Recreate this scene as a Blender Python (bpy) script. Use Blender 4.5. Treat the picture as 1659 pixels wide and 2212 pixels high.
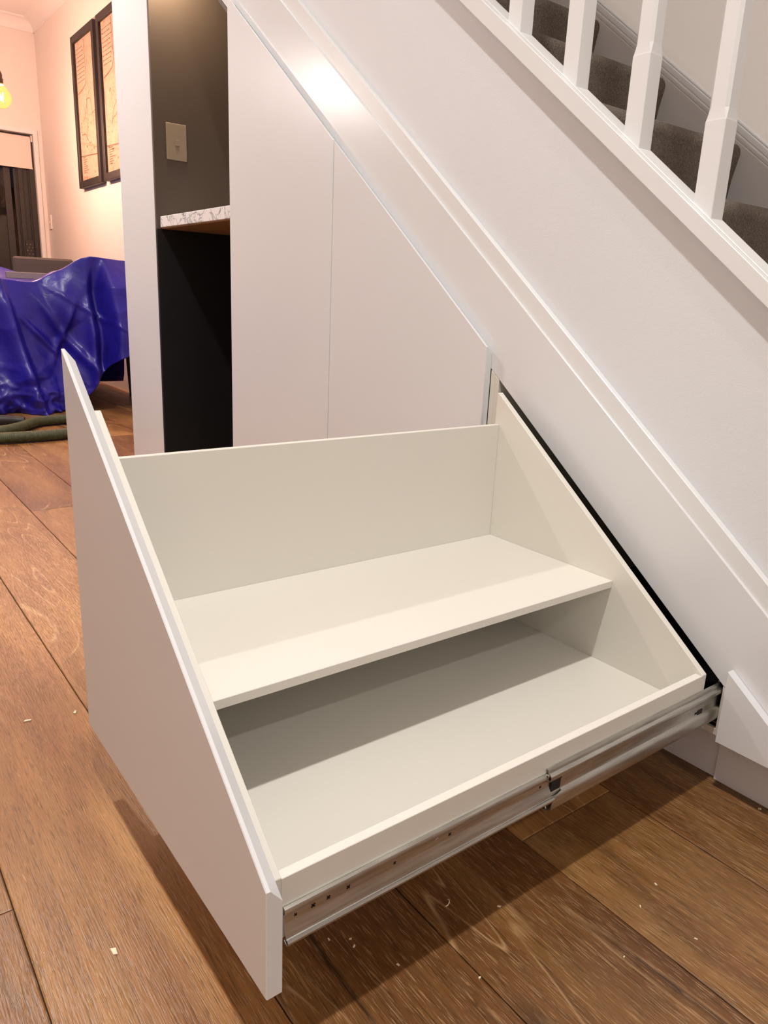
import bpy, bmesh, math, random
from mathutils import Vector, Matrix, noise
random.seed(7)
S = 0.715                     # all lengths below are in camera heights; S turns them into metres
scn = bpy.context.scene
C = bpy.context.collection
for o in list(bpy.data.objects): bpy.data.objects.remove(o)

# ------------------------------------------------------------------ camera
cam = bpy.data.cameras.new('camera'); cam_o = bpy.data.objects.new('camera', cam); C.objects.link(cam_o)
cam.sensor_fit = 'VERTICAL'; cam.sensor_height = 36; cam.sensor_width = 27; cam.lens = 25.973
cam.clip_start = 0.02; cam.clip_end = 60
r_ = Vector((0.60031971, 0.79859683, 0.04312018)); u_ = Vector((-0.24476098, 0.13212704, 0.96053866)); f_ = Vector((-0.76138578, 0.58718442, -0.27478381))
m = Matrix((r_, u_, -f_)).transposed().to_4x4(); m.translation = Vector((0.48113755, -1.44016262, 1.0)) * S
cam_o.matrix_world = m
scn.camera = cam_o

# ------------------------------------------------------------------ world, exposure
w = bpy.data.worlds.new('night'); scn.world = w; w.use_nodes = True
w.node_tree.nodes['Background'].inputs[0].default_value = (0.02, 0.022, 0.03, 1)
w.node_tree.nodes['Background'].inputs[1].default_value = 0.4
scn.view_settings.view_transform = 'Standard'; scn.view_settings.look = 'None'
scn.view_settings.gamma = 1; scn.view_settings.use_curve_mapping = False
scn.view_settings.exposure = 0.0

CEIL = 3.89
HALL = (1.0, 0.957, 0.905)
WARM = (1.0, 0.58, 0.52)
# hall downlights: x, y, watts
DOWNLIGHTS = [(0.10, -1.36, 32), (-3.75, -1.30, 36), (3.0, -1.30, 18)]
for x, y, p in DOWNLIGHTS:
    l = bpy.data.lights.new('downlight_lamp', 'AREA'); l.shape = 'DISK'; l.size = 0.085; l.energy = p
    l.color = HALL; l.spread = math.radians(150)
    o = bpy.data.objects.new('downlight_lamp', l); C.objects.link(o); o.location = Vector((x, y, CEIL - 0.012)) * S
# dining pendants: x, y, z of the bulb centre
PENDANTS = [(-6.9, 0.066, 2.476), (-7.75, 0.03, 2.476), (-5.0, -2.15, 2.60)]
PENDANT_W = [50, 56, 28]

# ------------------------------------------------------------------ materials
MATS = {}
def mat(name, col, rough=0.5, metal=0.0, spec=0.5, coat=0.0):
    mt = bpy.data.materials.new(name); mt.use_nodes = True
    b = mt.node_tree.nodes['Principled BSDF']
    b.inputs['Base Color'].default_value = (*col, 1); b.inputs['Roughness'].default_value = rough
    b.inputs['Metallic'].default_value = metal; b.inputs['Specular IOR Level'].default_value = spec
    b.inputs['Coat Weight'].default_value = coat
    MATS[name] = mt
    return mt, mt.node_tree, b
def node(nt, t, **kw):
    n = nt.nodes.new(t)
    for k, v in kw.items():
        if k.startswith('i_'): n.inputs[k[2:].replace('_', ' ')].default_value = v
        else: setattr(n, k, v)
    return n
def coords(nt, scale=(1, 1, 1), kind='Object', rnd=0.0):
    tc = node(nt, 'ShaderNodeTexCoord'); mp = node(nt, 'ShaderNodeMapping'); mp.inputs['Scale'].default_value = scale
    src = tc.outputs[kind]
    if rnd:
        oi = node(nt, 'ShaderNodeObjectInfo'); mu = node(nt, 'ShaderNodeMath', operation='MULTIPLY'); mu.inputs[1].default_value = rnd
        nt.links.new(oi.outputs['Random'], mu.inputs[0])
        cb = node(nt, 'ShaderNodeCombineXYZ')
        for i in range(3): nt.links.new(mu.outputs[0], cb.inputs[i])
        va = node(nt, 'ShaderNodeVectorMath', operation='ADD'); nt.links.new(src, va.inputs[0]); nt.links.new(cb.outputs[0], va.inputs[1]); src = va.outputs[0]
    nt.links.new(src, mp.inputs['Vector']); return mp.outputs[0]
def noise_n(nt, vec, scale, detail=3, rough=0.5, dist=0.0):
    n = node(nt, 'ShaderNodeTexNoise'); n.inputs['Scale'].default_value = scale; n.inputs['Detail'].default_value = detail
    n.inputs['Roughness'].default_value = rough; n.inputs['Distortion'].default_value = dist
    if vec is not None: nt.links.new(vec, n.inputs['Vector'])
    return n.outputs['Fac']
def ramp(nt, fac, stops):
    r = node(nt, 'ShaderNodeValToRGB'); e = r.color_ramp.elements
    while len(e) < len(stops): e.new(0.5)
    for el, (p, c) in zip(e, stops):
        el.position = p; el.color = (*c, 1) if len(c) == 3 else c
    nt.links.new(fac, r.inputs[0]); return r.outputs[0]
def mix(nt, fac, a, b, mode='MIX'):
    n = node(nt, 'ShaderNodeMix', data_type='RGBA', blend_type=mode)
    for i, v in ((0, fac), (6, a), (7, b)):
        if hasattr(v, 'is_output'): nt.links.new(v, n.inputs[i])
        else: n.inputs[i].default_value = v if not isinstance(v, tuple) else (*v, 1)
    return n.outputs[2]
def math_n(nt, op, a, b=0.0, clamp=False):
    n = node(nt, 'ShaderNodeMath', operation=op, use_clamp=clamp)
    for i, v in ((0, a), (1, b)):
        if hasattr(v, 'is_output'): nt.links.new(v, n.inputs[i])
        else: n.inputs[i].default_value = v
    return n.outputs[0]
def bump(nt, b, h, strength, dist=0.001):
    bn = node(nt, 'ShaderNodeBump'); bn.inputs['Strength'].default_value = strength; bn.inputs['Distance'].default_value = dist
    nt.links.new(h, bn.inputs['Height']); nt.links.new(bn.outputs[0], b.inputs['Normal'])

def painted(name, col, rough, grain, bs):
    mt, nt, b = mat(name, col, rough)
    v = coords(nt)
    n = noise_n(nt, v, grain, 2)
    c = mix(nt, noise_n(nt, v, 3.0, 2), tuple(x * 0.97 for x in col), tuple(min(1, x * 1.02) for x in col))
    nt.links.new(c, b.inputs['Base Color'])
    if bs > .03: bump(nt, b, n, bs, 0.0006)
    rr = node(nt, 'ShaderNodeMapRange'); rr.inputs['To Min'].default_value = rough * 0.9; rr.inputs['To Max'].default_value = rough * 1.12
    nt.links.new(noise_n(nt, v, 9.0, 3), rr.inputs['Value']); nt.links.new(rr.outputs[0], b.inputs['Roughness'])
    return mt
painted('satin_paint', (0.735, 0.748, 0.768), 0.315, 350, 0.02)
painted('filler_paint', (0.735, 0.748, 0.765), 0.235, 350, 0.02)
painted('wall_paint', (0.715, 0.735, 0.765), 0.42, 420, 0.25)
painted('gloss_trim', (0.755, 0.765, 0.772), 0.32, 200, 0.12)
painted('melamine', (0.735, 0.712, 0.645), 0.38, 900, 0.10)
painted('dining_paint', (0.78, 0.73, 0.69), 0.55, 420, 0.2)
painted('ceiling_paint', (0.82, 0.80, 0.78), 0.7, 300, 0.2)
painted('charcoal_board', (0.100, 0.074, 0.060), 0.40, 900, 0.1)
painted('shade_black', (0.012, 0.012, 0.014), 0.45, 900, 0.1)  # black standing in for deep shade in lower niche and drawer opening
painted('switch_plastic', (0.31, 0.245, 0.18), 0.35, 600, 0.05)
painted('white_plastic', (0.80, 0.76, 0.72), 0.35, 600, 0.05)
painted('taupe_fabric', (0.06, 0.055, 0.056), 0.85, 800, 0.5)
painted('dark_frame', (0.014, 0.010, 0.010), 0.5, 300, 0.1)
painted('dark_bronze', (0.022, 0.018, 0.016), 0.38, 300, 0.1)
painted('blind_fabric', (0.74, 0.66, 0.60), 0.8, 900, 0.4)
painted('brass', (0.10, 0.055, 0.03), 0.4, 200, 0.1)
painted('rubber_black', (0.012, 0.012, 0.012), 0.5, 300, 0.2)
painted('black_plastic', (0.006, 0.006, 0.007), 0.6, 300, 0.1)
painted('chair_black', (0.012, 0.011, 0.012), 0.5, 300, 0.1)
painted('table_wood', (0.22, 0.12, 0.06), 0.5, 200, 0.2)
painted('box_card', (0.30, 0.25, 0.23), 0.7, 300, 0.3)
painted('wood_shaving', (0.82, 0.70, 0.50), 0.7, 300, 0.2)

# zinc plated steel
mt, nt, b = mat('zinc_steel', (0.52, 0.505, 0.47), 0.3, 1.0)
v = coords(nt, (40, 3, 40)); n = noise_n(nt, v, 6, 3)
rr = node(nt, 'ShaderNodeMapRange'); rr.inputs['To Min'].default_value = 0.285; rr.inputs['To Max'].default_value = 0.42
nt.links.new(n, rr.inputs['Value']); nt.links.new(rr.outputs[0], b.inputs['Roughness'])
nt.links.new(ramp(nt, n, [(0.3, (0.44, 0.43, 0.395)), (0.7, (0.60, 0.585, 0.54))]), b.inputs['Base Color'])
mt, nt, b = mat('screw_steel', (0.45, 0.36, 0.26), 0.35, 1.0)
mt, nt, b = mat('chrome', (0.7, 0.65, 0.6), 0.15, 1.0)

# timber planks
mt, nt, b = mat('oak_plank', (0.3, 0.16, 0.08), 0.36)
P = coords(nt, (1, 1, 1), 'Object', 37.0)
def stretch(sx, sy):
    mp = node(nt, 'ShaderNodeMapping'); mp.inputs['Scale'].default_value = (sx, sy, 1); nt.links.new(P, mp.inputs['Vector']); return mp.outputs[0]
big = noise_n(nt, stretch(0.9, 5.0), 1.6, 3, 0.55, 0.3)
base = ramp(nt, big, [(0.28, (0.125, 0.045, 0.012)), (0.45, (0.215, 0.092, 0.027)), (0.60, (0.315, 0.154, 0.048)), (0.78, (0.42, 0.230, 0.080))])
oi = node(nt, 'ShaderNodeObjectInfo')
tone = ramp(nt, oi.outputs['Random'], [(0.0, (0.86, 0.83, 0.80)), (0.5, (1.0, 1.0, 1.0)), (1.0, (1.12, 1.10, 1.08))])
base = mix(nt, 1.0, base, tone, 'MULTIPLY')
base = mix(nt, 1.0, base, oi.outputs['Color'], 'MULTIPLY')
# cathedral figure: contour lines of a stretched noise
cat = noise_n(nt, stretch(0.75, 4.2), 1.25, 1.5, 0.45, 0.6)
fr = math_n(nt, 'FRACT', math_n(nt, 'MULTIPLY', cat, 17.0))
line = ramp(nt, fr, [(0.0, (0, 0, 0)), (0.84, (0, 0, 0)), (0.93, (1, 1, 1)), (1.0, (0, 0, 0))])
wig = noise_n(nt, stretch(14, 60), 1.0, 2)
mask = ramp(nt, noise_n(nt, stretch(0.8, 4), 1.0, 1), [(0.47, (0, 0, 0)), (0.62, (1, 1, 1))])
lf = math_n(nt, 'MULTIPLY', math_n(nt, 'MULTIPLY', line, mask), ramp(nt, wig, [(0.35, (0.1,) * 3), (0.6, (1,) * 3)]))
soft = ramp(nt, fr, [(0.0, (1, 1, 1)), (0.5, (0.86,) * 3), (0.9, (0.72,) * 3), (1.0, (1, 1, 1))])
base = mix(nt, 0.75, base, soft, 'MULTIPLY')
# pores and pale limed streaks
st1 = noise_n(nt, stretch(24, 520), 1.0, 2, 0.6, 0.3)
st2 = noise_n(nt, stretch(36, 660), 1.0, 2, 0.6, 0.3)
dk = ramp(nt, st1, [(0.33, (0.42,) * 3), (0.46, (1, 1, 1))])
base = mix(nt, 0.8, base, dk, 'MULTIPLY')
pale = ramp(nt, st2, [(0.57, (0, 0, 0)), (0.66, (1, 1, 1))])
base = mix(nt, math_n(nt, 'MULTIPLY', pale, 0.50), base, (0.52, 0.30, 0.14))
base = mix(nt, math_n(nt, 'MULTIPLY', lf, 0.85), base, (0.56, 0.35, 0.17))
# long dark drying cracks
cr_ = math_n(nt, 'ABSOLUTE', math_n(nt, 'SUBTRACT', noise_n(nt, stretch(0.55, 4.5), 1.0, 3, 0.5, 0.2), 0.5))
crk = ramp(nt, cr_, [(0.0, (0.10,) * 3), (0.0035, (0.30,) * 3), (0.012, (1, 1, 1))])
crm = ramp(nt, noise_n(nt, stretch(0.9, 3), 1.3, 1), [(0.58, (0, 0, 0)), (0.66, (1, 1, 1))])
base = mix(nt, math_n(nt, 'MULTIPLY', crm, 0.9), base, mix(nt, 1.0, base, crk, 'MULTIPLY'))
# knots
vo = node(nt, 'ShaderNodeTexVoronoi'); vo.inputs['Scale'].default_value = 1.0; nt.links.new(stretch(1.5, 4.5), vo.inputs['Vector'])
kn = ramp(nt, vo.outputs['Distance'], [(0.0, (0.16,) * 3), (0.035, (0.45,) * 3), (0.10, (1, 1, 1))])
base = mix(nt, 0.85, base, kn, 'MULTIPLY')
nt.links.new(base, b.inputs['Base Color'])
rr = node(nt, 'ShaderNodeMapRange'); rr.inputs['To Min'].default_value = 0.285; rr.inputs['To Max'].default_value = 0.42
nt.links.new(st1, rr.inputs['Value']); nt.links.new(rr.outputs[0], b.inputs['Roughness'])
bump(nt, b, math_n(nt, 'ADD', st1, math_n(nt, 'MULTIPLY', pale, 0.6)), 0.45, 0.0012)
mt, nt, b = mat('floor_joint', (0.035, 0.018, 0.010), 0.9)

# carpet
mt, nt, b = mat('carpet', (0.1, 0.08, 0.065), 0.95, 0, 0.1)
v = coords(nt)
n1 = noise_n(nt, v, 330, 3, 0.7); n2 = noise_n(nt, v, 28, 2)
c = ramp(nt, n1, [(0.30, (0.075, 0.056, 0.040)), (0.52, (0.205, 0.160, 0.120)), (0.72, (0.38, 0.31, 0.24))])
c = mix(nt, 0.5, c, ramp(nt, n2, [(0.3, (0.75,) * 3), (0.7, (1.15,) * 3)]), 'MULTIPLY')
nt.links.new(c, b.inputs['Base Color']); bump(nt, b, n1, 1.0, 0.006)
b.inputs['Sheen Weight'].default_value = 0.25

# marble laminate
mt, nt, b = mat('marble_laminate', (0.8, 0.8, 0.8), 0.25)
v = coords(nt, (7, 7, 9))
n1 = noise_n(nt, v, 1.1, 5, 0.62, 1.8)
vein = ramp(nt, math_n(nt, 'ABSOLUTE', math_n(nt, 'SUBTRACT', n1, 0.5)), [(0.0, (0.22, 0.22, 0.23)), (0.010, (0.50, 0.50, 0.52)), (0.035, (0.84, 0.83, 0.83))])
nt.links.new(vein, b.inputs['Base Color'])
mt, nt, b = mat('raw_chipboard', (0.30, 0.17, 0.07), 0.8)
nt.links.new(ramp(nt, noise_n(nt, coords(nt), 260, 3), [(0.3, (0.20, 0.11, 0.05)), (0.7, (0.38, 0.23, 0.11))]), b.inputs['Base Color'])

# blue plastic sheet
mt, nt, b = mat('blue_plastic', (0.035, 0.012, 0.36), 0.34)
v = coords(nt)
nt.links.new(ramp(nt, noise_n(nt, v, 5, 4, 0.6), [(0.3, (0.009, 0.007, 0.22)), (0.7, (0.020, 0.014, 0.35))]), b.inputs['Base Color'])
bump(nt, b, noise_n(nt, v, 14, 3, 0.5, 0.8), 0.16, 0.02)
b.inputs['Transmission Weight'].default_value = 0.0
b.inputs['Subsurface Weight'].default_value = 0.0
# hose
mt, nt, b = mat('green_hose', (0.085, 0.098, 0.036), 0.6)
nt.links.new(ramp(nt, noise_n(nt, coords(nt), 60, 3), [(0.3, (0.036, 0.044, 0.016)), (0.7, (0.075, 0.084, 0.036))]), b.inputs['Base Color'])
# printed map on tan paper
mt, nt, b = mat('map_print', (0.6, 0.4, 0.25), 0.6)
v = coords(nt, (1, 1, 1))
rel = noise_n(nt, v, 5.5, 4, 0.55, 0.7)
cont = ramp(nt, math_n(nt, 'FRACT', math_n(nt, 'MULTIPLY', rel, 11.0)), [(0.0, (0.45,) * 3), (0.10, (1,) * 3), (0.92, (1,) * 3), (1.0, (0.45,) * 3)])
stain = ramp(nt, noise_n(nt, v, 9, 4, 0.6), [(0.3, (0.80, 0.72, 0.64)), (0.6, (1, 1, 1))])
c = mix(nt, 1.0, (0.70, 0.52, 0.41), cont, 'MULTIPLY'); c = mix(nt, 0.9, c, stain, 'MULTIPLY')
nt.links.new(c, b.inputs['Base Color'])
mt, nt, b = mat('map_ink', (0.20, 0.105, 0.06), 0.6)
# glass sheets (thin): transparent plus a fresnel gloss
def thin_glass(name, tint, emis=None):
    mt = bpy.data.materials.new(name); mt.use_nodes = True; nt = mt.node_tree; nt.nodes.clear()
    out = node(nt, 'ShaderNodeOutputMaterial'); tr = node(nt, 'ShaderNodeBsdfTransparent'); gl = node(nt, 'ShaderNodeBsdfGlossy')
    tr.inputs[0].default_value = (*tint, 1); gl.inputs['Roughness'].default_value = 0.03
    fr = node(nt, 'ShaderNodeFresnel'); fr.inputs[0].default_value = 1.5
    if emis:
        em = node(nt, 'ShaderNodeEmission'); em.inputs[0].default_value = (*emis[0], 1); em.inputs[1].default_value = emis[1]
        ad = node(nt, 'ShaderNodeAddShader'); nt.links.new(tr.outputs[0], ad.inputs[0]); nt.links.new(em.outputs[0], ad.inputs[1]); tr = ad
    mx = node(nt, 'ShaderNodeMixShader'); ge = node(nt, 'ShaderNodeNewGeometry')
    nt.links.new(math_n(nt, 'MULTIPLY', fr.outputs[0], math_n(nt, 'SUBTRACT', 1.0, ge.outputs['Backfacing'])), mx.inputs[0]); nt.links.new(tr.outputs[0], mx.inputs[1]); nt.links.new(gl.outputs[0], mx.inputs[2])
    nt.links.new(mx.outputs[0], out.inputs[0]); MATS[name] = mt
thin_glass('door_glass', (0.75, 0.8, 0.82)); thin_glass('bulb_glass', (1.0, 0.92, 0.70), ((1.0, 0.60, 0.06), 0.35)); thin_glass('picture_glass', (0.96, 0.95, 0.93))
def emitter(name, col, s):
    mt, nt, b = mat(name, (0, 0, 0), 0.5); b.inputs['Emission Color'].default_value = (*col, 1); b.inputs['Emission Strength'].default_value = s
emitter('filament', (1.0, 0.62, 0.16), 120); emitter('lamp_disc', (1.0, 0.9, 0.78), 12)
emitter('led_glow', (1.0, 0.74, 0.42), 30)

# ------------------------------------------------------------------ builders
def link(name, verts, faces, material, parent=None, smooth=False, origin=None):
    """one mesh object; verts in camera heights, world space"""
    vs = [Vector(v) * S for v in verts]
    if origin is None:
        lo = [min(v[i] for v in vs) for i in range(3)]; hi = [max(v[i] for v in vs) for i in range(3)]
        og = Vector(((lo[0] + hi[0]) / 2, (lo[1] + hi[1]) / 2, lo[2]))
    else: og = Vector(origin) * S
    me = bpy.data.meshes.new(name); me.from_pydata([v - og for v in vs], [], faces); me.validate(); me.update()
    if smooth:
        for p in me.polygons: p.use_smooth = True
    for mm in (material if isinstance(material, (list, tuple)) else [material]): me.materials.append(MATS[mm])
    o = bpy.data.objects.new(name, me); C.objects.link(o)
    if parent is not None:
        o.parent = parent; o.location = og - wloc(parent)
    else: o.location = og
    return o
def wloc(o):
    p = o.location.copy()
    while o.parent is not None: o = o.parent; p = p + o.location
    return p
def from_bm(name, bm, material, parent=None, smooth=False, origin=None):
    bmesh.ops.recalc_face_normals(bm, faces=bm.faces)
    bm.verts.index_update()
    vs = [v.co.copy() for v in bm.verts]; fs = [[v.index for v in f.verts] for f in bm.faces]; bm.free()
    return link(name, vs, fs, material, parent, smooth, origin)
def extr(bm, poly, axis, a, b, bev=0.0012, seg=1):
    """polygon in the plane across `axis`, extruded from a to b, edges eased"""
    def P(p, d):
        return {'y': (p[0], d, p[1]), 'x': (d, p[0], p[1]), 'z': (p[0], p[1], d)}[axis]
    v0 = [bm.verts.new(P(p, a)) for p in poly]; v1 = [bm.verts.new(P(p, b)) for p in poly]
    n = len(poly); fs = [bm.faces.new(v0), bm.faces.new(v1[::-1])]
    for i in range(n): fs.append(bm.faces.new([v0[i], v1[i], v1[(i + 1) % n], v0[(i + 1) % n]]))
    bmesh.ops.recalc_face_normals(bm, faces=fs)
    if bev:
        es = list({e for f in fs for e in f.edges if e.calc_face_angle(0) > 0.3})
        bmesh.ops.bevel(bm, geom=es, offset=bev, segments=seg, affect='EDGES', profile=0.5)
def rect(x0, x1, z0, z1): return [(x0, z0), (x1, z0), (x1, z1), (x0, z1)]
def slab(name, poly, axis, a, b, material, parent=None, bev=0.0012, seg=1):
    bm = bmesh.new(); extr(bm, poly, axis, a, b, bev, seg); return from_bm(name, bm, material, parent)
def box(name, x, y, z, material, parent=None, bev=0.0012):
    return slab(name, rect(x[0], x[1], z[0], z[1]), 'y', y[0], y[1], material, parent, bev)
def thing(name, loc, label, cat, group=None):
    o = bpy.data.objects.new(name, None); C.objects.link(o); o.location = Vector(loc) * S; o.empty_display_size = 0.05
    tag(o, label, cat, group); return o
def tag(o, label, cat, group=None):
    o['label'] = label; o['category'] = cat
    if group: o['group'] = group
    return o
def structure(o): o['kind'] = 'structure'; return o
def tube(bm, pts, r, n=12, cap=True, rfun=None):
    pts = [Vector(p) for p in pts]; rings = []
    prev = None
    for i, p in enumerate(pts):
        t = (pts[min(i + 1, len(pts) - 1)] - pts[max(i - 1, 0)]).normalized()
        if prev is None:
            a = t.orthogonal().normalized()
        else:
            a = (prev - t * prev.dot(t)).normalized()
        prev = a; bb = t.cross(a); rr = r if rfun is None else rfun(i)
        rings.append([bm.verts.new(p + (a * math.cos(2 * math.pi * k / n) + bb * math.sin(2 * math.pi * k / n)) * rr) for k in range(n)])
    for A, B in zip(rings, rings[1:]):
        for k in range(n): bm.faces.new([A[k], A[(k + 1) % n], B[(k + 1) % n], B[k]])
    if cap: bm.faces.new(rings[0][::-1]); bm.faces.new(rings[-1])
def lathe(bm, prof, c, n=24, axis='z'):
    rings = []
    for r, h in prof:
        rg = []
        for k in range(n):
            a = 2 * math.pi * k / n; x, y = r * math.cos(a), r * math.sin(a)
            p = {'z': (x, y, h), 'x': (h, x, y), 'y': (x, h, y)}[axis]
            rg.append(bm.verts.new((c[0] + p[0], c[1] + p[1], c[2] + p[2])))
        rings.append(rg)
    for A, B in zip(rings, rings[1:]):
        for k in range(n): bm.faces.new([A[k], A[(k + 1) % n], B[(k + 1) % n], B[k]])
    bm.faces.new(rings[0][::-1]); bm.faces.new(rings[-1])
def sheet(bm, prof, y0, y1, th):
    """bent sheet-metal section (x,z polyline) run along y with thickness th; y0/y1 may be functions of the profile index"""
    pts = [Vector((p[0], p[1])) for p in prof]; nn = []
    for i in range(len(pts)):
        t = (pts[min(i + 1, len(pts) - 1)] - pts[max(i - 1, 0)]).normalized(); nn.append(Vector((t.y, -t.x)))
    f0 = y0 if callable(y0) else (lambda i: y0); f1 = y1 if callable(y1) else (lambda i: y1)
    ring = []
    for side in (0, 1):
        for i, p in enumerate(pts):
            q = p - nn[i] * th * side
            ring.append((bm.verts.new((q.x, f0(i), q.y)), bm.verts.new((q.x, f1(i), q.y))))
    n = len(pts)
    for s in (0, 1):
        for i in range(n - 1):
            a, b2 = ring[s * n + i], ring[s * n + i + 1]; bm.faces.new([a[0], b2[0], b2[1], a[1]])
    for i in range(n - 1):
        for e in (0, 1): bm.faces.new([ring[i][e], ring[i + 1][e], ring[n + i + 1][e], ring[n + i][e]])
    for i in (0, n - 1): bm.faces.new([ring[i][0], ring[i][1], ring[n + i][1], ring[n + i][0]])
def shade_auto(o, ang=35):
    me = o.data
    for p in me.polygons: p.use_smooth = True
    me.set_sharp_from_angle(angle=math.radians(ang)); return o

# ------------------------------------------------------------------ room shell
XF, YW = -9.713, 1.05              # far dining wall, long back wall
XR, YH, YD, XH = 3.4, -3.0, -6.0, -3.4
wb = structure(box('wall_back', (XF - .15, XR + .15), (YW, YW + .15), (-.02, CEIL), 'dining_paint', None, 0))
structure(box('ceiling', (XF - .15, XR + .15), (YD - .15, YW + .15), (CEIL, CEIL + .1), 'ceiling_paint', None, 0))
structure(box('wall_right', (XR, XR + .15), (YH, YW), (-.02, CEIL), 'wall_paint', None, 0))
structure(box('wall_front', (XH, XR + .15), (YH - .15, YH), (-.02, CEIL), 'dining_paint', None, 0))
structure(box('wall_side', (XH, XH + .15), (YD, YH - .15), (-.02, CEIL), 'wall_paint', None, 0))
structure(box('wall_dining', (XF, XH + .15), (YD - .15, YD), (-.02, CEIL), 'dining_paint', None, 0))
# far wall with the glazed door opening
DO0, DO1, DZ = -1.7, .948, 2.70
bm = bmesh.new(); extr(bm, [(YD - .15, -.02), (DO0, -.02), (DO0, DZ), (DO1, DZ), (DO1, -.02), (YW, -.02), (YW, CEIL), (YD - .15, CEIL)], 'x', XF - .15, XF, 0)
structure(from_bm('wall_left', bm, 'dining_paint'))
# floor: joint layer and planks
fl = structure(box('floor', (XF - .15, XR + .15), (YD - .15, YW), (-.03, -.006), 'floor_joint', None, 0))
rows = []; y = -1.298
while y > YD: y -= .278
random.seed(11)
PM = {}
def plank(x0, x1, y0, y1):
    key = (round(x1 - x0, 3), round(y1 - y0, 3))
    g = .0011
    if key not in PM:
        hx, hy = (x1 - x0) / 2 - g, (y1 - y0) / 2 - g
        bm = bmesh.new(); e = .0022
        a = [(-hx, -hy), (hx, -hy), (hx, hy), (-hx, hy)]; bq = [(-hx + e, -hy + e), (hx - e, -hy + e), (hx - e, hy - e), (-hx + e, hy - e)]
        A = [bm.verts.new((p[0] * S, p[1] * S, -.007 * S)) for p in a]; B = [bm.verts.new((p[0] * S, p[1] * S, -.0012 * S)) for p in a]; T = [bm.verts.new((p[0] * S, p[1] * S, 0)) for p in bq]
        for i in range(4):
            j = (i + 1) % 4; bm.faces.new([A[i], A[j], B[j], B[i]]); bm.faces.new([B[i], B[j], T[j], T[i]])
        bm.faces.new(T)
        me = bpy.data.meshes.new('floor_plank'); bm.to_mesh(me); bm.free(); me.materials.append(MATS['oak_plank']); PM[key] = me
    o = bpy.data.objects.new('floor_plank', PM[key]); C.objects.link(o); o.parent = fl
    o.location = Vector(((x0 + x1) / 2, (y0 + y1) / 2, 0)) * S - wloc(fl)
    tn = .84 if x0 > -.7 and y0 > -1.1 else 1.16      # right-hand boards darker, all others lighter
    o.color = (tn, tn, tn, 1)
k = 0; L = 2.56
fixed = {-.463: -.297, -1.576: -.665, -1.02: -.62, -.742: -.52, -.186: -.46}
while y < YW - .001:
    y1 = min(y + .278, YW)
    off = fixed.get(round(y, 3)) if any(abs(y - q) < .01 for q in fixed) else None
    if off is None:
        for q in fixed:
            if abs(y - q) < .02: off = fixed[q]
    if off is None: off = [.95, 2.0, .35, 1.55, 1.25][k % 5]
    x = off
    while x > XF: x -= L
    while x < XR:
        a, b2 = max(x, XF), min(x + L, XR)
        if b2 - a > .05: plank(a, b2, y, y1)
        x += L
    y += .278; k += 1
# cornice round the dining room
def cove(name, along, a, b):
    prof = [(0, 3.765), (.012, 3.765)] + [(.012 + .1 * (1 - math.cos(t)), 3.775 + .1 * math.sin(t)) for t in [i * math.pi / 16 for i in range(9)]] + [(.125, CEIL), (0, CEIL)]
    bm = bmesh.new()
    if along == 'x': extr(bm, [(YW - p[0], p[1]) for p in prof], 'x', a, b, 0)
    else: extr(bm, [(XF + p[0], p[1]) for p in prof], 'y', a, b, 0)
    return structure(from_bm(name, bm, 'ceiling_paint'))
cove('trim_1', 'x', XF, -3.8); cove('trim_2', 'y', YD, YW)

# ------------------------------------------------------------------ stair: slope lines (x -> z)
def door_top(x): return .8927 - .7762 * (x + .943)
def fil_lo(x): return .8121 - .7757 * (x + .9131)
def fil_hi(x): return 1.4478 - .784 * (x + 1.4249)
def mold_hi(x): return 1.2476 - .7893 * (x + 1.0983)
def str_lo(x): return 1.0156 - .7848 * (x + .2327)
def str_hi(x): return 1.0651 - .7925 * (x + .2419)
XA, XB = -3.27, 1.25
def strip(lo, hi, x0, x1, zmin=0.0):
    p = [(x0, lo(x0)), (x1, lo(x1)), (x1, hi(x1)), (x0, hi(x0))]
    return p
structure(slab('wall_stair', strip(lambda x: fil_hi(x) - .03, lambda x: str_lo(x) + .03, XA, XB), 'y', .0236, .06, 'wall_paint', None, 0))
structure(slab('trim_3', strip(fil_lo, fil_hi, XA, .37), 'y', 0.0, .0235, 'filler_paint', None, .0012))
# moulding strip with an eased upper edge
mo = structure(slab('trim_4', strip(lambda x: fil_hi(x) - .03, mold_hi, XA, .65), 'y', .0065, .0236, 'gloss_trim', None, .0016))
structure(slab('trim_5', strip(str_lo, str_hi, XA, XB), 'y', -.005, .0125, 'gloss_trim', None, .0015))      # string facing
structure(slab('trim_6', strip(lambda x: str_lo(x) + .006, lambda x: str_hi(x) + .0022, XA, XB), 'y', .0138, .0665, 'gloss_trim', None, .0015))   # base rail
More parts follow.
